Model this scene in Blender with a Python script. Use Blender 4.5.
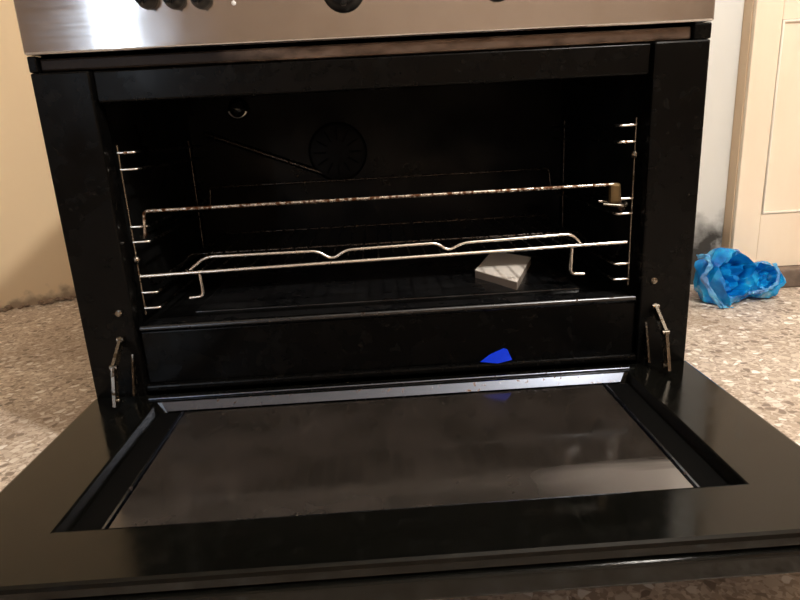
import bpy, bmesh, math, random
from mathutils import Vector, Matrix, noise
random.seed(7)
SC = bpy.context.scene
COL = SC.collection
for o in list(bpy.data.objects): bpy.data.objects.remove(o)

# ------------------------------------------------------------------ camera
ZF = 0.58                                   # panel bottom edge above the floor
F_PX = 606.36
CAM = Vector((-0.0076, -0.8634, -0.1145 + ZF))
R_ = Vector((0.99778974, -0.04132318, -0.05203872))
U_ = Vector((0.06132332, 0.27098341, 0.96062867))
FW = Vector((0.0255946, 0.96169662, -0.27291854))
cd = bpy.data.cameras.new('camera'); cam = bpy.data.objects.new('camera', cd); COL.objects.link(cam)
cd.sensor_width = 36; cd.lens = F_PX / 800 * 36; cd.clip_start = 0.01
cam.matrix_world = Matrix(((R_.x, U_.x, -FW.x, CAM.x), (R_.y, U_.y, -FW.y, CAM.y), (R_.z, U_.z, -FW.z, CAM.z), (0, 0, 0, 1)))
SC.camera = cam
def hit(u, v, ax, val):
    d = R_ * ((u - 400) / F_PX) - U_ * ((v - 300) / F_PX) + FW
    return CAM + d * ((val - CAM[ax]) / d[ax])

# ------------------------------------------------------------------ light
w = bpy.data.worlds.new('world'); SC.world = w; w.use_nodes = True
w.node_tree.nodes['Background'].inputs[0].default_value = (0.75, 0.86, 1, 1)
w.node_tree.nodes['Background'].inputs[1].default_value = 1.0
WX0, WX1, WZ0, WZ1, WY = -1.53, -1.35, 0.75, 1.95, -2.9      # window opening in the wall behind the camera
ld = bpy.data.lights.new('window_daylight', 'AREA'); ld.shape = 'RECTANGLE'
ld.size = WX1 - WX0; ld.size_y = WZ1 - WZ0; ld.energy = 11; ld.color = (0.74, 0.86, 1)
lo = bpy.data.objects.new('window_daylight', ld); COL.objects.link(lo)
lo.location = ((WX0 + WX1) / 2, WY - 0.125, (WZ0 + WZ1) / 2); lo.rotation_euler = (math.radians(90), 0, 0)
vs = SC.view_settings
vs.view_transform = 'Standard'; vs.look = 'None'; vs.gamma = 1; vs.use_curve_mapping = False; vs.exposure = 1.1

# ------------------------------------------------------------------ helpers
def tag(o, label=None, cat=None, group=None, kind=None):
    if label: o['label'] = label
    if cat: o['category'] = cat
    if group: o['group'] = group
    if kind: o['kind'] = kind
    return o
def empty(name, loc):
    o = bpy.data.objects.new(name, None); COL.objects.link(o); o.location = loc; o.empty_display_size = .05
    return o
def root_loc(o):
    p = Vector((0, 0, 0))
    while o: p += o.location; o = o.parent
    return p
class MB:
    """collects shapes in world coordinates; build() links them as one mesh object"""
    def __init__(s): s.bm = bmesh.new(); s.ang = 52
    def box(s, x0, x1, y0, y1, z0, z1, bev=0, seg=2):
        s.ang = 12
        r = bmesh.ops.create_cube(s.bm, size=1)
        for v in r['verts']:
            v.co = Vector(((x0 + x1) / 2 + v.co.x * (x1 - x0), (y0 + y1) / 2 + v.co.y * (y1 - y0), (z0 + z1) / 2 + v.co.z * (z1 - z0)))
        if bev:
            es = list({e for v in r['verts'] for e in v.link_edges})
            bmesh.ops.bevel(s.bm, geom=es, offset=bev, segments=seg, affect='EDGES', profile=.5)
        return s
    def poly(s, pts, faces):
        s.ang = 12
        vs_ = [s.bm.verts.new(p) for p in pts]
        for f in faces: s.bm.faces.new([vs_[i] for i in f])
        return s
    def tube(s, pts, r, rnd=0, seg=8, closed=False):
        pts = [Vector(p) for p in pts]
        if rnd:
            q = []
            n = len(pts)
            for i, p in enumerate(pts):
                if not closed and i in (0, n - 1): q.append(p); continue
                a, b = pts[i - 1], pts[(i + 1) % n]
                d1, d2 = (a - p), (b - p)
                k = min(rnd, d1.length * .45, d2.length * .45)
                A, B = p + d1.normalized() * k, p + d2.normalized() * k
                for t in (0, .25, .5, .75, 1): q.append(A * (1 - t) ** 2 + p * 2 * t * (1 - t) + B * t * t)
            pts = q
        n = len(pts); rings = []; prev = None
        for i, p in enumerate(pts):
            if closed: t = (pts[(i + 1) % n] - pts[i - 1]).normalized()
            else: t = (pts[min(i + 1, n - 1)] - pts[max(i - 1, 0)]).normalized()
            if prev is None:
                a = Vector((0, 0, 1)) if abs(t.z) < .9 else Vector((1, 0, 0))
                u = t.cross(a).normalized()
            else:
                u = (prev - t * prev.dot(t)).normalized()
            prev = u; v = t.cross(u)
            rings.append([s.bm.verts.new(p + (u * math.cos(2 * math.pi * k / seg) + v * math.sin(2 * math.pi * k / seg)) * r) for k in range(seg)])
        for i in range(n if closed else n - 1):
            A, B = rings[i], rings[(i + 1) % n]
            for k in range(seg): s.bm.faces.new((A[k], A[(k + 1) % seg], B[(k + 1) % seg], B[k]))
        if not closed:
            s.bm.faces.new(rings[0][::-1]); s.bm.faces.new(rings[-1])
        return s
    def lathe(s, prof, axis, org, seg=28):
        """prof: (radius, distance along axis)"""
        axis = Vector(axis).normalized(); org = Vector(org)
        a = Vector((0, 0, 1)) if abs(axis.z) < .9 else Vector((1, 0, 0))
        u = axis.cross(a).normalized(); v = axis.cross(u); rings = []
        for r, h in prof:
            rings.append([s.bm.verts.new(org + axis * h + (u * math.cos(2 * math.pi * k / seg) + v * math.sin(2 * math.pi * k / seg)) * max(r, 1e-4)) for k in range(seg)])
        for A, B in zip(rings, rings[1:]):
            for k in range(seg): s.bm.faces.new((A[k], A[(k + 1) % seg], B[(k + 1) % seg], B[k]))
        s.bm.faces.new(rings[0][::-1]); s.bm.faces.new(rings[-1])
        return s
    def build(s, name, mat, parent=None, smooth=True, label=None):
        bmesh.ops.recalc_face_normals(s.bm, faces=s.bm.faces[:])
        if parent is not None:
            off = root_loc(parent)
            for v in s.bm.verts: v.co -= off
        me = bpy.data.meshes.new(name); s.bm.to_mesh(me); s.bm.free()
        if smooth:
            for p in me.polygons: p.use_smooth = True
            me.set_sharp_from_angle(angle=math.radians(s.ang))
        o = bpy.data.objects.new(name, me); COL.objects.link(o); me.materials.append(mat)
        if parent is not None: o.parent = parent
        if label: o['label'] = label
        return o
def centre_origin(o):
    """top-level mesh: put its origin at the bottom centre"""
    c = [v.co for v in o.data.vertices]
    p = Vector(((min(v.x for v in c) + max(v.x for v in c)) / 2, (min(v.y for v in c) + max(v.y for v in c)) / 2, min(v.z for v in c)))
    for v in o.data.vertices: v.co -= p
    o.location = p
    return o

# ------------------------------------------------------------------ materials
def mat(name, col, rough=.5, metal=0, **kw):
    m = bpy.data.materials.new(name); m.use_nodes = True
    b = m.node_tree.nodes['Principled BSDF']
    b.inputs['Base Color'].default_value = (*col, 1); b.inputs['Roughness'].default_value = rough; b.inputs['Metallic'].default_value = metal
    for k, v in kw.items(): b.inputs[k.replace('_', ' ')].default_value = v
    return m
def N(m, t, **kw):
    n = m.node_tree.nodes.new(t)
    for k, v in kw.items():
        if k in n.inputs: n.inputs[k].default_value = v
        else: setattr(n, k, v)
    return n
def L(m, a, b): m.node_tree.links.new(a, b)
def coords(m, scale=(1, 1, 1)):
    t = N(m, 'ShaderNodeNewGeometry'); mp = N(m, 'ShaderNodeMapping'); mp.inputs['Scale'].default_value = scale
    L(m, t.outputs['Position'], mp.inputs['Vector']); return mp.outputs[0]
def noise_n(m, vec, scale, detail=4, rough=.55):
    n = N(m, 'ShaderNodeTexNoise'); n.inputs['Scale'].default_value = scale; n.inputs['Detail'].default_value = detail; n.inputs['Roughness'].default_value = rough
    L(m, vec, n.inputs['Vector']); return n.outputs['Fac']
def ramp(m, fac, stops, interp='LINEAR'):
    r = N(m, 'ShaderNodeValToRGB'); cr = r.color_ramp; cr.interpolation = interp
    while len(cr.elements) < len(stops): cr.elements.new(.5)
    for e, (p, c) in zip(cr.elements, stops):
        e.position = p; e.color = (*c, 1) if len(c) == 3 else c
    L(m, fac, r.inputs[0]); return r.outputs[0]
def g(v): return (v, v, v)
def mixc(m, fac, a, b):
    x = N(m, 'ShaderNodeMix', data_type='RGBA')
    L(m, fac, x.inputs[0])
    for s, q in ((a, x.inputs[6]), (b, x.inputs[7])):
        if isinstance(s, tuple): q.default_value = (*s, 1)
        else: L(m, s, q)
    return x.outputs[2]
def bsdf(m): return m.node_tree.nodes['Principled BSDF']
def setin(m, name, sock): L(m, sock, bsdf(m).inputs[name])
def bump(m, h, strength=.3, dist=.002):
    b = N(m, 'ShaderNodeBump'); b.inputs['Strength'].default_value = strength; b.inputs['Distance'].default_value = dist
    L(m, h, b.inputs['Height']); setin(m, 'Normal', b.outputs[0])
def mapr(m, fac, a, b, c=0, d=1):
    x = N(m, 'ShaderNodeMapRange'); L(m, fac, x.inputs[0])
    for i, v in enumerate((a, b, c, d)): x.inputs[i + 1].default_value = v
    return x.outputs[0]
def math_n(m, op, a, b=None):
    x = N(m, 'ShaderNodeMath', operation=op)
    for i, s in enumerate((a, b)):
        if s is None: continue
        if isinstance(s, (int, float)): x.inputs[i].default_value = s
        else: L(m, s, x.inputs[i])
    return x.outputs[0]
def sep(m):
    t = N(m, 'ShaderNodeNewGeometry'); s = N(m, 'ShaderNodeSeparateXYZ'); L(m, t.outputs['Position'], s.inputs[0]); return s.outputs

def enamel(name, base=(.0022, .0021, .002), rough=.26, smear=.2, spec=.10):
    m = mat(name, base, rough); c = coords(m); bsdf(m).inputs['Specular IOR Level'].default_value = spec
    n = noise_n(m, c, 9, 6); n2 = noise_n(m, c, 60, 4)
    setin(m, 'Roughness', math_n(m, 'ADD', mapr(m, n, .35, .7, rough * .6, rough * (1 + smear * 2)), mapr(m, n2, .4, .7, 0, .06)))
    setin(m, 'Base Color', mixc(m, mapr(m, n2, .55, .75, 0, .8), base, tuple(x * 2 + .0006 for x in base)))
    return m
M = {}
M['enamel'] = enamel('black_enamel')
M['door_enamel'] = enamel('black_door_enamel', (.0028, .0028, .0023), .11, .4, .24)
M['cavity'] = enamel('black_cavity_enamel', (.0022, .0022, .0022), .42, .5, .14)
def steel():
    m = mat('brushed_steel', (.4, .39, .39), .3, 1)
    c = coords(m, (6, 1, 420)); n = noise_n(m, c, 1, 3); n2 = noise_n(m, coords(m, (14, 14, 10)), 1, 6)
    setin(m, 'Roughness', math_n(m, 'ADD', mapr(m, n, .3, .7, .085, .11), mapr(m, n2, .45, .75, 0, .05)))
    setin(m, 'Base Color', mixc(m, mapr(m, n2, .5, .72, 0, .7), (.52, .52, .53), (.47, .455, .445)))
    bump(m, n, .012, .0002)
    return m
M['steel'] = steel()
def grease_steel():
    m = mat('greasy_steel_lip', (.3, .22, .17), .4, .7); n = noise_n(m, coords(m, (22, 22, 60)), 1, 6)
    col = ramp(m, n, [(.3, (.03, .018, .012)), (.5, (.12, .085, .065)), (.66, (.16, .12, .095)), (.75, (.07, .035, .02))])
    sx = math_n(m, 'ADD', sep(m)['X'], mapr(m, n, .3, .7, -.05, .05))      # darker over the left end
    setin(m, 'Base Color', mixc(m, mapr(m, sx, -.10, -.22), col, (.012, .008, .006)))
    return m
M['lip'] = grease_steel()
M['knob'] = mat('black_knob_plastic', (.004, .004, .0045), .35, 0, Specular_IOR_Level=.25)
M['mark'] = mat('white_print', (.7, .7, .7), .5)
M['red'] = mat('red_lens', (.35, .02, .02), .2)
def chrome(name, col, rust, amount):
    m = mat(name, col, .28, 1); c = coords(m); n = noise_n(m, c, 130, 4)
    f = mapr(m, n, .62 - amount * .25, .72 - amount * .2)
    setin(m, 'Base Color', mixc(m, f, col, rust)); setin(m, 'Roughness', mapr(m, f, 0, 1, .25, .6))
    return m
M['wire'] = chrome('chrome_wire', (.80, .77, .72), (.28, .15, .08), .0)
M['rustwire'] = chrome('stained_wire', (.62, .57, .50), (.10, .045, .022), .8)
M['dullwire'] = chrome('dark_wire', (.085, .075, .068), (.03, .02, .015), .4)  # much darker wire colour, for the parts further back
M['hinge'] = chrome('worn_hinge_steel', (.22, .20, .17), (.07, .05, .03), .3)
M['retainer'] = chrome('glass_retainer_metal', (.115, .13, .165), (.10, .06, .035), .0)
M['rim'] = chrome('dull_rim_metal', (.06, .062, .066), (.03, .02, .015), .0)
M['floor_enamel'] = enamel('cavity_floor_enamel', (.006, .006, .0065), .30, .4, .5)
def glass_m():
    m = mat('dusty_oven_glass', (.03, .026, .023), .12)
    c = coords(m); s = sep(m); n = noise_n(m, c, 14, 6); n3 = noise_n(m, coords(m, (3, 40, 1)), 1, 4)
    base = mixc(m, mapr(m, n, .35, .7), (.016, .0135, .0115), (.03, .025, .022))
    # paler grey band along the front edge of the pane, palest in its right corner
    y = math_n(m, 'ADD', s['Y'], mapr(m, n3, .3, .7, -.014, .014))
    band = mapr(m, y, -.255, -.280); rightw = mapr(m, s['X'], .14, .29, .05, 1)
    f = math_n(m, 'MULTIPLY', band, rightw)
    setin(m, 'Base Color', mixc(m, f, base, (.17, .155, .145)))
    setin(m, 'Roughness', mapr(m, n, .3, .75, .06, .22))
    return m
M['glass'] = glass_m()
M['recess_strip'] = mat('matt_black_strip', (.002, .002, .002), .8, 0, Specular_IOR_Level=.05)  # very dark matt strips laid on the floor of the door recess
M['lampglass'] = mat('frosted_lamp_glass', (.75, .75, .72), .12, 0)
M['lampglint'] = mat('polished_lamp_glint', (.95, .95, .93), .35, 1)  # bright metal for the modelled glint on the lamp
M['bulbglass'] = mat('dark_lamp_glass', (.012, .012, .012), .06)
def wall_m(name, col, dirt, patch=None):
    m = mat(name, col, .75); c = coords(m); s = sep(m)
    n = noise_n(m, c, 2.2, 6); n2 = noise_n(m, c, 16, 5)
    base = mixc(m, mapr(m, n, .35, .7, 0, .5), col, tuple(x * .86 for x in col))
    z = math_n(m, 'ADD', s['Z'], mapr(m, n2, .3, .7, -.035, .035))
    base = mixc(m, mapr(m, z, .05, .012), base, dirt)
    if patch:
        x0, x1, z1 = patch
        sx = math_n(m, 'ADD', s['X'], mapr(m, n2, .3, .7, -.06, .06))
        f = math_n(m, 'MULTIPLY', mapr(m, sx, x1, x0), mapr(m, z, z1, z1 - .09))  # darker patch low on the wall, fading out to the right
        base = mixc(m, f, base, (.045, .042, .038))
    setin(m, 'Base Color', base); bump(m, n2, .25, .003)
    return m
M['cream_wall'] = wall_m('cream_painted_plaster', (.80, .63, .41), (.36, .27, .18))
M['grey_wall'] = wall_m('grey_white_plaster', (.70, .71, .69), (.2, .17, .14), (.90, 1.06, .205))
M['room_wall'] = wall_m('warm_room_plaster', (.36, .27, .20), (.2, .14, .10))
M['ceiling'] = mat('ceiling_paint', (.72, .68, .62), .8)
def terrazzo():
    m = mat('terrazzo_floor', (.5, .42, .35), .45); c = coords(m)
    wob = N(m, 'ShaderNodeTexNoise'); wob.inputs['Scale'].default_value = 40; L(m, c, wob.inputs['Vector'])
    mx = N(m, 'ShaderNodeMix', data_type='VECTOR'); mx.inputs[0].default_value = .012
    L(m, c, mx.inputs[4]); L(m, wob.outputs['Color'], mx.inputs[5]); v = mx.outputs[1]
    def vor(sc, feat='F1'):
        x = N(m, 'ShaderNodeTexVoronoi', feature=feat); x.inputs['Scale'].default_value = sc; L(m, v, x.inputs['Vector']); return x
    a = vor(72); e = vor(72, 'DISTANCE_TO_EDGE'); b = vor(210)
    bw = N(m, 'ShaderNodeSeparateColor'); L(m, a.outputs['Color'], bw.inputs[0])
    chip = ramp(m, bw.outputs[0], [(.0, (.24, .19, .15)), (.2, (.50, .41, .33)), (.42, (.66, .58, .49)), (.66, (.82, .76, .68)), (.85, (.95, .92, .87))], 'CONSTANT')
    bw2 = N(m, 'ShaderNodeSeparateColor'); L(m, b.outputs['Color'], bw2.inputs[0])
    matrix = ramp(m, bw2.outputs[0], [(.0, (.42, .34, .27)), (.4, (.60, .51, .43)), (.8, (.74, .66, .57))], 'CONSTANT')
    col = mixc(m, math_n(m, 'MULTIPLY', mapr(m, e.outputs['Distance'], .08, .16), mapr(m, bw.outputs[1], .40, .45)), matrix, chip)
    n = noise_n(m, c, 3.2, 7, .6)
    col = mixc(m, mapr(m, n, .45, .7, 0, .6), col, (.30, .22, .155))
    setin(m, 'Base Color', col); setin(m, 'Roughness', mapr(m, n, .3, .7, .35, .75))
    return m
M['floor'] = terrazzo()
M['cream_door'] = mat('cream_door_paint', (.84, .70, .53), .42)
_n = noise_n(M['cream_door'], coords(M['cream_door'], (9, 9, 2)), 1, 5)
setin(M['cream_door'], 'Base Color', mixc(M['cream_door'], mapr(M['cream_door'], _n, .35, .7), (.90, .79, .64), (.83, .70, .55)))
M['highlit_trim'] = mat('highlit_moulding_paint', (.90, .84, .74), .4)  # paler than the door paint: the moulding's highlight put into its colour
M['tan'] = mat('tan_frame_paint', (.74, .56, .38), .5)
M['sill'] = wall_m('brown_cement_sill', (.24, .18, .14), (.12, .09, .07))
M['rubble'] = wall_m('crumbled_mortar', (.36, .28, .20), (.24, .17, .12))
def bag_m(name='thin_blue_plastic', pale=0):
    m = mat(name, (.02, .30, .75), .16, 0, Coat_Weight=.6, Coat_Roughness=.08); b = bsdf(m)
    n = noise_n(m, coords(m), 22, 5)
    P_ = lambda c: tuple(x + (y - x) * pale for x, y in zip(c, (.72, 1, 1)))
    setin(m, 'Base Color', ramp(m, n, [(.32, P_((.001, .09, .42))), (.47, P_((.003, .30, .80))), (.6, P_((.02, .56, .97))), (.74, P_((.35, .82, .97)))]))
    b.inputs['Transmission Weight'].default_value = .0
    tr = N(m, 'ShaderNodeBsdfTranslucent'); tr.inputs['Color'].default_value = (.04, .55, 1, 1)
    mx = N(m, 'ShaderNodeMixShader'); mx.inputs[0].default_value = .35
    out = m.node_tree.nodes['Material Output']
    L(m, b.outputs[0], mx.inputs[1]); L(m, tr.outputs[0], mx.inputs[2]); L(m, mx.outputs[0], out.inputs[0])
    return m
M['bag'] = bag_m(); M['bagpale'] = bag_m('pale_folded_blue_plastic', .22)
M['bluescrap'] = mat('blue_plastic_scrap', (.0, .03, .62), .6, 0, Specular_IOR_Level=.15)
M['card'] = mat('off_white_card', (.90, .83, .75), .7)
M['cardedge'] = mat('grey_card_edge', (.33, .28, .24), .8)
M['frame_wood'] = mat('window_frame_paint', (.5, .42, .34), .5)
M['bulb'] = mat('lit_bulb', (1, .85, .65), .5, 0, Emission_Strength=6.0)
bsdf(M['bulb']).inputs['Emission Color'].default_value = (1, .88, .72, 1)

# ------------------------------------------------------------------ the room
ROOM_X0, ROOM_X1, ROOM_TOP = -2.4, 1.95, 2.65
WB = 0.75
def struct(name, mb, m, label=None, **kw):
    o = mb.build(name, m, None, **kw); o['kind'] = 'structure'
    if label: o['label'] = label
    return o
struct('floor', MB().box(-2.55, 2.1, WY - .15, 1.7, -.06, 0), M['floor'], 'worn beige terrazzo floor with pale chips')
struct('ceiling', MB().box(-2.55, 2.1, WY - .15, 1.7, ROOM_TOP, ROOM_TOP + .06), M['ceiling'])
# cream wall that runs away at an angle behind the oven's left side
A = hit(0, 311, 2, 0); B = hit(75, 298, 2, 0)
dw = (B - A).normalized(); nw = Vector((-dw.y, dw.x, 0))
P0 = A + dw * ((ROOM_X0 - .06 - A.x) / dw.x); P1 = A + dw * ((-.45 - A.x) / dw.x)
def slab(mb, p, q, n, t, z0, z1):
    pts = [p, q, q + n * t, p + n * t]
    mb.poly([(v.x, v.y, z0) for v in pts] + [(v.x, v.y, z1) for v in pts],
            [(0, 1, 2, 3), (4, 5, 6, 7), (0, 1, 5, 4), (1, 2, 6, 5), (2, 3, 7, 6), (3, 0, 4, 7)])
    return mb
struct('wall_back_left', slab(MB(), P0, P1, nw, .1, 0, ROOM_TOP), M['cream_wall'], 'cream painted plaster wall left of the oven')
struct('wall_return', MB().box(-.45, -.40, WB + .1, P1.y + .09, 0, ROOM_TOP), M['cream_wall'])
DX0, DX1, DZ1 = .932, 1.70, 2.02
struct('wall_back', MB().box(-.45, 2.0, WB, WB + .1, 0, ROOM_TOP), M['grey_wall'], 'grey plaster wall with a dark stain right of the oven')
struct('wall_left', MB().box(ROOM_X0 - .06, ROOM_X0, WY, P0.y + .02, 0, ROOM_TOP), M['room_wall'])
struct('wall_right', MB().box(ROOM_X1, ROOM_X1 + .06, WY, WB, 0, ROOM_TOP), M['room_wall'])
wf = MB(); t0, t1 = WY - .12, WY
wf.box(ROOM_X0 - .06, WX0, t0, t1, 0, ROOM_TOP); wf.box(WX1, ROOM_X1 + .06, t0, t1, 0, ROOM_TOP)
wf.box(WX0, WX1, t0, t1, 0, WZ0); wf.box(WX0, WX1, t0, t1, WZ1, ROOM_TOP)
struct('wall_front', wf, M['room_wall'])
wn = empty('window_1', ((WX0 + WX1) / 2, WY - .06, WZ0)); wn['kind'] = 'structure'; wn['label'] = 'narrow window behind the camera'
f = MB()
for x0, x1, z0, z1 in ((WX0, WX0 + .04, WZ0, WZ1), (WX1 - .04, WX1, WZ0, WZ1), (WX0 + .04, WX1 - .04, WZ0, WZ0 + .04), (WX0 + .04, WX1 - .04, WZ1 - .04, WZ1)):
    f.box(x0, x1, WY - .09, WY - .04, z0, z1)
f.build('window_frame', M['frame_wood'], wn, smooth=False)

# cream panelled door with its frame, and the cement sill under it
dr = empty('door_1', ((DX0 + DX1) / 2, WB - .03, .052)); dr['kind'] = 'structure'; dr['label'] = 'cream panelled wooden door right of the oven'
f = MB(); f.box(DX0 - .002, DX0 + .05, .714, WB, .052, DZ1); f.box(DX1 - .05, DX1 + .002, .714, WB, .052, DZ1); f.box(DX0 + .05, DX1 - .05, .714, WB, DZ1 - .05, DZ1)
f.build('door_frame', M['tan'], dr, label='tan edge of the door frame')
f = MB()
PX0, PX1 = 1.0, 1.63
rows = [(.052, .195), (.67, .77), (1.90, DZ1 - .002)]
f.box(DX0, PX0, .70, .7138, .052, DZ1 - .002, .002); f.box(PX1, DX1, .70, .7138, .052, DZ1 - .002, .002)
for z0, z1 in rows: f.box(PX0, PX1, .70, .7138, z0, z1)
lf = f.build('door_leaf', M['cream_door'], dr)
for z0, z1 in ((.195, .67), (.77, 1.90)):
    p = MB().box(PX0 + .005, PX1 - .005, .7025, .7138, z0 + .005, z1 - .005, .001).build('panel', M['cream_door'], lf)
    MB().tube([(PX0 + .004, .7015, z0 + .004), (PX1 - .004, .7015, z0 + .004), (PX1 - .004, .7015, z1 - .004), (PX0 + .004, .7015, z1 - .004)], .0045, closed=True).build('moulding', M['highlit_trim'], lf)
MB().lathe([(.012, 0), (.012, .03), (.028, .045), (.03, .06), (.02, .072), (.001, .074)], (0, -1, 0), (1.66, .70, 1.0)).build('door_knob', M['hinge'], lf)
o = struct('trim_1', MB().box(DX0, 1.8, .662, WB, 0, .05, .004), M['sill'], 'brown cement sill under the cream door')

# crumbled mortar along the foot of the cream wall
bm = MB()
rng = random.Random(3)
for i in range(150):
    t = rng.uniform(-.25, .62); p = A + dw * t - nw * abs(rng.gauss(0, .012))
    r = rng.uniform(.004, .012)
    k = bmesh.ops.create_icosphere(bm.bm, subdivisions=1, radius=r)
    for v in k['verts']:
        q = v.co * (1 + .35 * noise.noise(v.co * 160 + Vector((i, 0, 0)))); q.z *= .7
        v.co = q + Vector((p.x, p.y, r * .6))
o = centre_origin(bm.build('mortar_rubble', M['rubble'], smooth=False))
tag(o, 'crumbled brown mortar along the foot of the cream wall', 'rubble', kind='stuff')

# a bare bulb hanging from the ceiling behind the camera
BP = Vector((1.0, -1.05, 2.2))
b = empty('ceiling_bulb', BP); tag(b, 'bare warm bulb hanging from the ceiling on a cable', 'lamp')
MB().lathe([(.012, .07), (.014, .05), (.026, .025), (.032, 0), (.028, -.02), (.014, -.033), (.001, -.036)], (0, 0, 1), BP).build('bulb', M['bulb'], b)
MB().lathe([(.016, .071), (.018, .09), (.018, .12), (.006, .13)], (0, 0, 1), BP).build('socket', M['knob'], b)
MB().tube([BP + Vector((0, 0, .128)), (BP.x, BP.y, ROOM_TOP)], .003).build('cable', M['knob'], b)
pl = bpy.data.lights.new('bulb_light', 'POINT'); pl.energy = 74; pl.color = (1, .945, .87); pl.shadow_soft_size = .06
po = bpy.data.objects.new('bulb_light', pl); COL.objects.link(po); po.location = BP + Vector((0, 0, -.10))

# ------------------------------------------------------------------ the oven
z = lambda v: v + ZF                       # heights measured from the panel's lower edge
HX, DEPTH = .45, .60
ov = empty('oven', (0, DEPTH / 2, 0)); tag(ov, 'black freestanding oven with steel control panel and its door hanging open', 'oven')
OX, OZ0, OZ1 = .374, z(-.378), z(-.062)     # opening
ZH = z(-.48)                               # level of the open door's inner face
# outer body
MB().box(-HX, -HX + .012, .03, DEPTH, .03, z(.14), .002).build('side_panel', M['enamel'], ov)
MB().box(HX - .012, HX, .03, DEPTH, .03, z(.14), .002).build('side_panel', M['enamel'], ov)
MB().box(-HX + .012, HX - .012, DEPTH - .012, DEPTH, .03, z(.14)).build('back_panel', M['enamel'], ov)
MB().box(-HX + .012, HX - .012, .03, DEPTH - .012, .03, .045).build('base_panel', M['enamel'], ov)
for sx in (-1, 1):
    for y in (.07, .53): MB().lathe([(.02, 0), (.02, .012), (.012, .014), (.012, .031)], (0, 0, 1), (sx * .40, y, 0), 16).build('foot', M['knob'], ov)
MB().box(-HX, HX, .0, .03, .035, z(-.535), .003).build('kick_panel', M['enamel'], ov)
MB().box(-HX, HX, -.004, DEPTH, z(.14), z(.165), .006).build('hob_top', M['steel'], ov)
# front frame: two stiles, top rail, lower sill
for sx in (-1, 1):
    a, bb = sorted((sx * HX, sx * OX))
    st = MB().box(a, bb, -.006, .03, z(-.49), z(-.0215), .003).build('front_stile', M['enamel'], ov)
    MB().lathe([(.0055, 0), (.005, .002), (.003, .0028)], (0, -1, 0), (sx * .393, -.0055, z(-.352)), 14).build('screw', M['hinge'], st)
MB().box(-OX, OX, .003, .03, OZ1, z(-.021), .003).build('top_rail', M['enamel'], ov)
MB().box(-HX + .012, HX - .024, .0, .03, z(-.0205), z(-.004), .003).build('steel_lip', M['lip'], ov, label='greasy steel lip under the control panel')
for x0, x1 in ((-HX, -HX + .0118), (HX - .0238, HX)): MB().box(x0, x1, -.006, .03, z(-.0212), z(-.001), .002).build('corner_block', M['enamel'], ov)
sl = MB().box(-OX, OX, .004, .03, z(-.470), OZ0 - .006, .004).build('lower_sill', M['enamel'], ov)
MB().box(-OX, OX, -.006, .03, z(-.478), z(-.468), .003).build('sill_ledge', M['enamel'], sl)
MB().tube([(-OX + .004, .006, OZ0 - .003), (OX - .004, .006, OZ0 - .003)], .006, seg=12).build('rolled_edge', M['rim'], sl)
# control panel with its knobs
cp = MB().box(-HX - .001, HX + .001, -.009, .03, z(0), z(.14), .003, 3).build('control_panel', M['steel'], ov, label='brushed stainless steel control panel')
def knob(x, zc, r, depth):
    k = MB().lathe([(r * 1.02, 0), (r * 1.05, .003), (r * .94, .006), (r * .88, depth * .8), (r * .78, depth), (.0005, depth + .001)], (0, -1, 0), (x, -.009, zc)).build('knob', M['knob'], cp)
    MB().box(x - r * .14, x + r * .14, -.009 - depth - .007, -.009 - depth * .6, zc - r * .86, zc + r * .86, .002).build('grip', M['knob'], k)
for x, zc in ((-.284, .0595), (-.250, .058), (-.2165, .057)): knob(x, z(zc), .0125, .022)
knob(-.036, z(.0585), .026, .022)
for x in (.163, .238, .297): knob(x, z(.0575), .021, .02)
MB().lathe([(.003, 0), (.003, .001), (.001, .002)], (0, -1, 0), (-.176, -.009, z(.049)), 12).build('indicator_dot', M['mark'], cp)
# cavity
CY = .43
cx = OX + .004
MB().box(-cx - .004, -cx, .03, CY, OZ0 - .004, OZ1 + .03).build('cavity_wall', M['cavity'], ov)
MB().box(cx, cx + .004, .03, CY, OZ0 - .004, OZ1 + .03).build('cavity_wall', M['cavity'], ov)
cfl = MB().box(-cx, cx, .03, CY, OZ0 - .010, OZ0 - .004).build('cavity_floor', M['cavity'], ov)
MB().box(-.31, .31, .075, .39, OZ0 - .0045, OZ0 - .001, .0015).build('raised_floor_plate', M['floor_enamel'], cfl)
MB().box(-OX + .006, OX - .006, .014, .052, OZ0 - .0045, OZ0 - .002, .001).build('floor_lip', M['floor_enamel'], cfl)
MB().box(-cx, cx, .03, CY, OZ1 + .03, OZ1 + .036).build('cavity_roof', M['cavity'], ov)
cb = MB().box(-cx, cx, CY - .006, CY, OZ0 - .004, OZ1 + .03).build('cavity_back', M['cavity'], ov)
# pressed relief of the back plate: fan cover, a slanting rib, lamp, clip
FC = hit(338, 152, 1, CY)
f = MB().lathe([(.06, 0), (.058, .004), (.054, .006), (.02, .007), (.001, .007)], (0, -1, 0), (FC.x, CY - .006, FC.z), 40).build('fan_cover', M['cavity'], cb)
for k in range(12):
    a = k * math.pi / 6
    MB().tube([(FC.x + math.cos(a) * .024, CY - .0125, FC.z + math.sin(a) * .024), (FC.x + math.cos(a) * .048, CY - .0125, FC.z + math.sin(a) * .048)], .002, seg=6).build('vent_rib', M['cavity'], f)
p, q = hit(205, 134, 1, CY - .006), hit(338, 178, 1, CY - .006)
MB().tube([p, q], .006, seg=10).build('pressed_rib', M['dullwire'], cb)
p = hit(238, 109, 1, CY - .02)
lm = MB().lathe([(.021, -.008), (.021, .004), (.017, .008), (.0175, .012), (.011, .026), (.001, .03)], (0, -1, 0), (p.x, CY - .014, p.z), 28).build('oven_lamp', M['bulbglass'], cb)
a = [math.radians(d) for d in range(195, 341, 12)]
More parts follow.
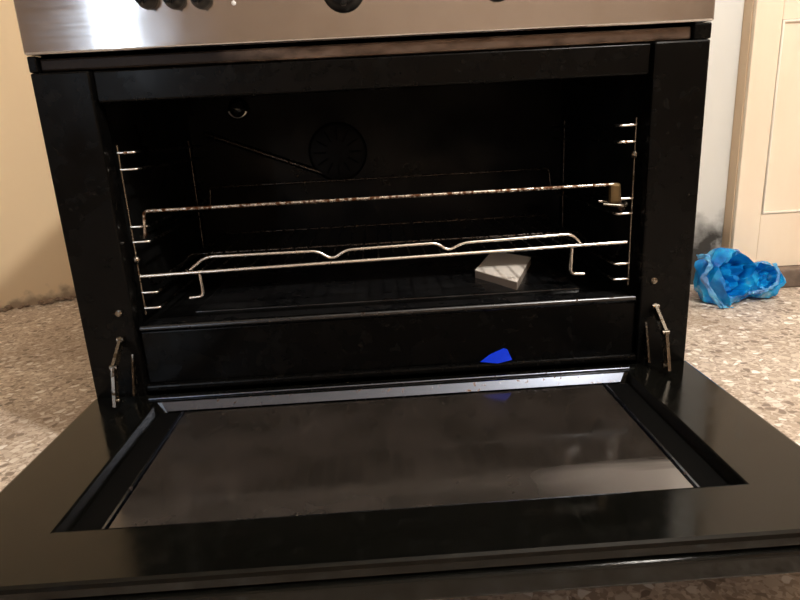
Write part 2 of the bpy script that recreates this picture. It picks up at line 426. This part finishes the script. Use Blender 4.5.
MB().tube([(p.x + .0175 * math.cos(t), CY - .026, p.z + .0155 * math.sin(t)) for t in a], .0026).build('lamp_glint', M['lampglint'], lm, label='crescent glint on the oven lamp, shaped as a bright arc')  # glint on the lamp glass, modelled as a polished arc
p = hit(195, 186, 1, CY - .05)
MB().tube([p + Vector((.016, 0, .009)), p + Vector((-.012, 0, .008)), p + Vector((-.012, 0, -.010)), p + Vector((.014, 0, -.010))], .0028, rnd=.006).build('shelf_clip', M['hinge'], cb)
# shelf supports: an upright wire with pairs of loops running back along the side
LV = (.452, .429, .348, .326, .250, .226)
for sx in (-1, 1):
    xo, xi = sx * .366, sx * .343
    s = MB().tube([(xo, .022, .462), (xo, .022, .216)], .0016).build('shelf_support', M['hinge'], ov)
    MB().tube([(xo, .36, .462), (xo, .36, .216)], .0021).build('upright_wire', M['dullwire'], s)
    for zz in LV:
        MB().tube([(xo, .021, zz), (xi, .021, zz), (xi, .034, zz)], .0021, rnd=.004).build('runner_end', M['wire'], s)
        MB().tube([(xi, .034, zz), (xi, .362, zz), (xo, .362, zz)], .0021, rnd=.004).build('runner_wire', M['dullwire'], s)  # rest of the same runner, in the darker wire colour
    MB().lathe([(.006, 0), (.006, .004), (.003, .007)], (-sx * .3, -1, 0), (xo, .022, .411 if sx > 0 else .30), 12).build('fixing_nut', M['hinge'], s)

# ------------------------------------------------------------------ the open door
D1 = .414; T = .040
dz = ZH
RX0, RX1, RY0, RY1 = -.347, .347, -.335, -.040          # recess outline at the top
GZ = dz - .013
door = empty('door', (0, -D1 / 2, dz - T)); door.parent = ov; door.location = Vector((0, -D1 / 2, dz - T)) - ov.location
f = MB()
def ring(o, i):  # o, i : (x0,x1,y0,y1,z)
    c = lambda r: [(r[0], r[2], r[4]), (r[1], r[2], r[4]), (r[1], r[3], r[4]), (r[0], r[3], r[4])]
    f.poly(c(o) + c(i), [(k, (k + 1) % 4, 4 + (k + 1) % 4, 4 + k) for k in range(4)])
O_ = (-HX, HX, -D1, -.008)
def ins(r, d, zz): return (r[0] + d, r[1] - d, r[2] + d, r[3] - d, zz)
rc = (RX0, RX1, RY0, RY1)
ring(ins(O_, 0, dz - .013), ins(O_, 0, dz - .005)); ring(ins(O_, 0, dz - .005), ins(O_, .0015, dz - .0015)); ring(ins(O_, .0015, dz - .0015), ins(O_, .005, dz))
ring(ins(O_, .005, dz), ins(rc, -.003, dz)); ring(ins(rc, -.003, dz), ins(rc, 0, dz - .001)); ring(ins(rc, 0, dz - .001), ins(rc, .006, GZ - .002))
ring(ins(O_, 0, dz - .013), ins(O_, .006, dz - .016))
bmesh.ops.remove_doubles(f.bm, verts=f.bm.verts[:], dist=1e-5)
i = ins(rc, .006, GZ - .002)
f.poly([(i[0], i[2], i[4]), (i[1], i[2], i[4]), (i[1], i[3], i[4]), (i[0], i[3], i[4])], [(0, 1, 2, 3)])
bmesh.ops.remove_doubles(f.bm, verts=f.bm.verts[:], dist=1e-5)
f.build('inner_liner', M['door_enamel'], door)
MB().box(-HX - .002, HX + .002, -D1 - .006, -.008, dz - T, dz - .016, .004, 3).build('outer_panel', M['door_enamel'], door)
# glass pane, its hinge-side metal strip and the two side rails of the recess
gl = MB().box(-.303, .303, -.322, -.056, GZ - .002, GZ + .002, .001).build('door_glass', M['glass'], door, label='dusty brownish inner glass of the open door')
st = MB()
st.poly([(-.340, -.0415, dz - .0005), (.340, -.0415, dz - .0005), (.332, -.050, GZ + .002), (-.332, -.050, GZ + .002),
         (-.340, -.0395, dz - .0005), (.340, -.0395, dz - .0005), (.332, -.046, GZ - .002), (-.332, -.046, GZ - .002)],
        [(0, 1, 2, 3), (4, 5, 6, 7), (0, 1, 5, 4), (2, 3, 7, 6), (0, 3, 7, 4), (1, 2, 6, 5)])
st.build('glass_retainer', M['retainer'], door, label='pale metal strip holding the glass along the hinge side')
for sx in (-1, 1):
    MB().box(*sorted((sx * .3095, sx * .3435)), -.330, -.0505, GZ - .002, GZ - .0005, .0004).build('recess_strip', M['recess_strip'], door, label='matt black strip beside the glass')
    MB().box(*sorted((sx * .3045, sx * .309)), -.325, -.056, GZ - .002, GZ + .0035, .001).build('side_rail', M['retainer'], door)
# ridge along the hinge edge and the hinge arms
MB().tube([(-.362, -.030, dz + .001), (.352, -.030, dz + .001)], .0022).build('hinge_ridge', M['retainer'], door)
for sx in (-1, 1):
    x = sx * .397
    p0 = Vector((x, -.004, z(-.392))); p1 = Vector((x, -.060, ZH + .006))
    mid = (p0 + p1) / 2 + Vector((0, -.012, .012))
    ha = MB()
    def bar(ha, a, b2, wd, th):
        d = (b2 - a).normalized(); n = Vector((0, -d.z, d.y)); n = n * wd; s_ = Vector((th, 0, 0))
        c = [a - n - s_, a + n - s_, a + n + s_, a - n + s_, b2 - n - s_, b2 + n - s_, b2 + n + s_, b2 - n + s_]
        ha.poly(c, [(0, 1, 2, 3), (4, 5, 6, 7), (0, 1, 5, 4), (1, 2, 6, 5), (2, 3, 7, 6), (3, 0, 4, 7)])
    bar(ha, p0, mid, .006, .0022); bar(ha, mid, p1, .006, .0022)
    h = ha.build('hinge_arm', M['hinge'], door, smooth=False)
    for q in (p0 + Vector((0, -.003, 0)), p1 + Vector((0, .006, .006)), mid):
        MB().lathe([(.0045, -.005), (.0045, .005)], (1, 0, 0), q, 12).build('rivet', M['hinge'], h)
    hb = MB(); xi = x - sx * .012
    bar(hb, Vector((xi, .0, z(-.418))), Vector((xi, -.020, ZH + .003)), .007, .0015)
    hb.build('hinge_bracket', M['hinge'], door, smooth=False)

# ------------------------------------------------------------------ oven racks
ur = empty('oven_rack', (0, .2, .334)); tag(ur, 'upper wire oven rack, an open frame with a stained raised front bar', 'oven rack', 'wire racks in the oven')
zt = .370; zr = .332; xe = .3565
MB().tube([(-xe, .03, zr), (-.347, .019, zr), (-.343, .018, zt), (.343, .018, zt), (.347, .019, zr), (xe, .03, zr)], .0026, rnd=.007, seg=10).build('front_bar', M['rustwire'], ur)
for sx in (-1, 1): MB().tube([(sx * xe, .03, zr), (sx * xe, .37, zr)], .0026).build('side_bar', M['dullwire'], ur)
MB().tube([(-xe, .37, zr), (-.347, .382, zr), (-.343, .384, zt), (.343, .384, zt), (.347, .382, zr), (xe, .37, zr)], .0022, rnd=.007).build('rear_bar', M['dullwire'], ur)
MB().box(.330, .346, .014, .026, z(-.238), z(-.208), .004).build('corner_clip', mat('browned_brass', (.13, .085, .035), .5, .6), ur, label='brownish brass clip at the right end')
MB().tube([(.318, .010, z(-.237)), (.345, .004, z(-.240)), (.356, .014, z(-.239)), (.352, .028, z(-.237)), (.318, .03, z(-.235))], .0024, rnd=.006).build('hook_loop', M['hinge'], ur)

lr = empty('oven_rack', (0, .2, .252)); tag(lr, 'lower wire oven rack with a wavy guard wire behind its bright front bar', 'oven rack', 'wire racks in the oven')
zl = z(-.300); yf = .016
zb = lambda x: zl + .004 * x / .36                       # it hangs a touch higher on the right
MB().tube([(-.362, yf, zb(-.36)), (.358, yf, zb(.36))], .0028, seg=10).build('front_bar', M['wire'], lr)
pl_ = []
for (u, v) in ((190, 270), (205, 257), (318, 251), (332, 260), (345, 250), (437, 243), (448, 251), (462, 243), (572, 234), (582, 245)):
    pl_.append(hit(u, v, 1, yf + .007))
MB().tube(pl_, .0025, rnd=.012, seg=10).build('guard_wire', M['wire'], lr)
for sx in (-1, 1):
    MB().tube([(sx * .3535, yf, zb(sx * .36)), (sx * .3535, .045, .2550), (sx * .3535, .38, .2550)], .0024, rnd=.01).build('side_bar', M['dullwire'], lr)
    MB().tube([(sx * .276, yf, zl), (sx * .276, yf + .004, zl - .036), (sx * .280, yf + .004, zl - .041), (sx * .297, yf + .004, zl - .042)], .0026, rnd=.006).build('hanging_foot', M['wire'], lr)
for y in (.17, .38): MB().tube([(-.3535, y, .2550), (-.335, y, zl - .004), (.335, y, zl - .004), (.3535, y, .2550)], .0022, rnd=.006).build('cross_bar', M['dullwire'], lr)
me0 = None
x = -.318
while x < .32:
    if me0 is None:
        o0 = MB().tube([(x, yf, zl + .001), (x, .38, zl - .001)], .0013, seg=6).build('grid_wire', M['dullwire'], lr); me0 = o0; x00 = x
    else:
        c = me0.copy(); COL.objects.link(c); c.parent = lr; c.location.x = me0.location.x + (x - x00)
    x += .0235

# ------------------------------------------------------------------ loose things
# white card lying on the oven floor
zc = OZ0 - .001
c = [hit(475, 271, 2, zc + .012), hit(517, 283, 2, zc + .012), hit(531, 258, 2, zc + .012), hit(488, 243, 2, zc + .012)]
c[3] = c[0] + (c[2] - c[1]) * .9
cd_ = empty('card_box', ((c[0] + c[2]) / 2) * 1.0); cd_.location.z = zc
tag(cd_, 'small flat off-white box lying on the oven floor', 'box')
f = MB(); pts = [(q.x, q.y, zc) for q in c] + [(q.x, q.y, zc + .012) for q in c]
f.poly(pts, [(0, 1, 2, 3), (0, 1, 5, 4), (1, 2, 6, 5), (2, 3, 7, 6), (3, 0, 4, 7)]); f.build('tray', M['cardedge'], cd_, smooth=False)
f = MB(); pts = [(q.x, q.y, zc + .0121) for q in c] + [(q.x, q.y, zc + .0135) for q in c]
f.poly(pts, [(0, 1, 2, 3), (4, 5, 6, 7), (0, 1, 5, 4), (1, 2, 6, 5), (2, 3, 7, 6), (3, 0, 4, 7)]); f.build('lid', M['card'], cd_, smooth=False)

# blue scrap leaning on the sill
f = MB(); yb = -.0045; zl0 = z(-.468)
P = [hit(480, 354, 1, yb), hit(489, 347, 1, yb + .003), hit(503, 340.5, 1, yb + .007), hit(507, 341.5, 1, yb + .007), hit(512, 352, 1, yb), hit(498, 355.5, 1, yb - .001)]
dzs = zl0 - min(q.z for q in P); P = [q + Vector((0, 0, dzs)) for q in P]
n_ = len(P); b2 = [q + Vector((.0005, .0012, 0)) for q in P]
f.poly(P + b2, [tuple(range(n_)), tuple(range(n_, 2 * n_))[::-1]] + [(k, (k + 1) % n_, n_ + (k + 1) % n_, n_ + k) for k in range(n_)])
tag(centre_origin(f.build('plastic_scrap', M['bluescrap'], smooth=False)), 'small torn bright blue plastic scrap leaning on the lower sill', 'scrap')

# crumpled blue plastic bag on the floor: a left pouch with a gaping mouth, a neck and a smaller right pouch
def lobe(bm_, c, rad, seed, mouth, depth):
    """a crumpled pouch: an egg of creased facets, pushed in at its mouth"""
    rg = random.Random(seed)
    k = bmesh.ops.create_icosphere(bm_, subdivisions=4, radius=1)
    S = Vector((seed, seed * 2, 0)); cells = []
    for i_ in range(90):
        d = Vector((rg.gauss(0, 1), rg.gauss(0, 1), rg.gauss(0, 1))).normalized(); cells.append((d, rg.uniform(.68, 1.0)))
    for v in k['verts']:
        d = v.co.normalized()
        d2 = (d + .16 * Vector((noise.noise(d * 3 + S), noise.noise(d * 3 + S + Vector((9, 0, 0))), noise.noise(d * 3 + S + Vector((0, 9, 0)))))).normalized()
        # flat facets: the nearest of a set of tangent planes cuts the egg, so creases run between them
        r = min(h / max(d2.dot(n), .2) for n, h in cells)
        r = min(r, 1.18) * (1 + .20 * noise.noise(d * 2.3 + S)) - .06 * abs(noise.noise(d * 8 + S))
        q = Vector((d.x * rad[0], d.y * rad[1], d.z * rad[2])) * r
        m_ = d.dot(mouth[0]) + .10 * noise.noise(d * 2.5 + S)
        if m_ > mouth[1]:
            q -= Vector(mouth[0]) * depth * min(1, (m_ - mouth[1]) / .07) * (.75 + .5 * noise.noise(d * 5 + S))
        v.co = q + c
f = MB()
cL = hit(724, 279, 1, .585); cR = hit(758, 280, 1, .60)
lobe(f.bm, cL, (.096, .080, .102), 3, (Vector((.30, -.88, .36)).normalized(), .72), .07)
lobe(f.bm, cR, (.067, .067, .064), 8, (Vector((.10, -.85, .5)).normalized(), .70), .05)
for v in f.bm.verts:
    if v.co.z < .004: v.co.z = .004 + .10 * (v.co.z - .004)
    v.co.z = max(v.co.z, .001)
f.ang = 26
o = f.build('plastic_bag', M['bag'], None)
o = centre_origin(o)
BAG = o
tag(o, 'crumpled translucent blue plastic bag on the floor beside the oven', 'bag')
sm = o.modifiers.new('thickness', 'SOLIDIFY'); sm.thickness = .0006

# folded edges of the bag's two mouths: pale crinkled bands lying on the pouches
def band(pix, y, wid, seed):
    c_ = [hit(u, v, 1, y + dy) for u, v, dy in pix]; pts = []
    for a_, b_ in zip(c_, c_[1:]):
        for k in range(6): pts.append(a_.lerp(b_, k / 6))
    pts.append(c_[-1]); f = MB(); rows_ = []
    for i_, p in enumerate(pts):
        t = (pts[min(i_ + 1, len(pts) - 1)] - pts[max(i_ - 1, 0)]).normalized(); n = t.cross(Vector((0, 1, 0))).normalized()
        row = []
        for k in range(5):
            e_ = (k / 2 - 1) * wid * (1 + .45 * noise.noise(Vector((i_ * .35, seed, 2))))
            q = p + n * e_ + Vector((0, .006 * noise.noise(Vector((i_ * .6, k * .9, seed))) - .0015 * math.cos((k - 2) * .8), .003 * noise.noise(Vector((i_ * .7, k, seed + 5)))))
            q.z = max(q.z, .0015); row.append(f.bm.verts.new(q))
        rows_.append(row)
    for A_, B_ in zip(rows_, rows_[1:]):
        for k in range(4): f.bm.faces.new((A_[k], A_[k + 1], B_[k + 1], B_[k]))
    f.ang = 30
    b_ = f.build('folded_edge', M['bagpale'], BAG); b_.modifiers.new('thickness', 'SOLIDIFY').thickness = .0008
band([(697, 257, .02), (707, 256, .0), (711, 266, -.01), (703, 277, -.005), (712, 294, -.005), (722, 307, .0), (732, 311, .006)], .520, .0065, 1)
band([(748, 293, .0), (758, 292, -.005), (768, 290, .0), (777, 283, .01), (779, 273, .02), (774, 263, .03)], .550, .0045, 9)
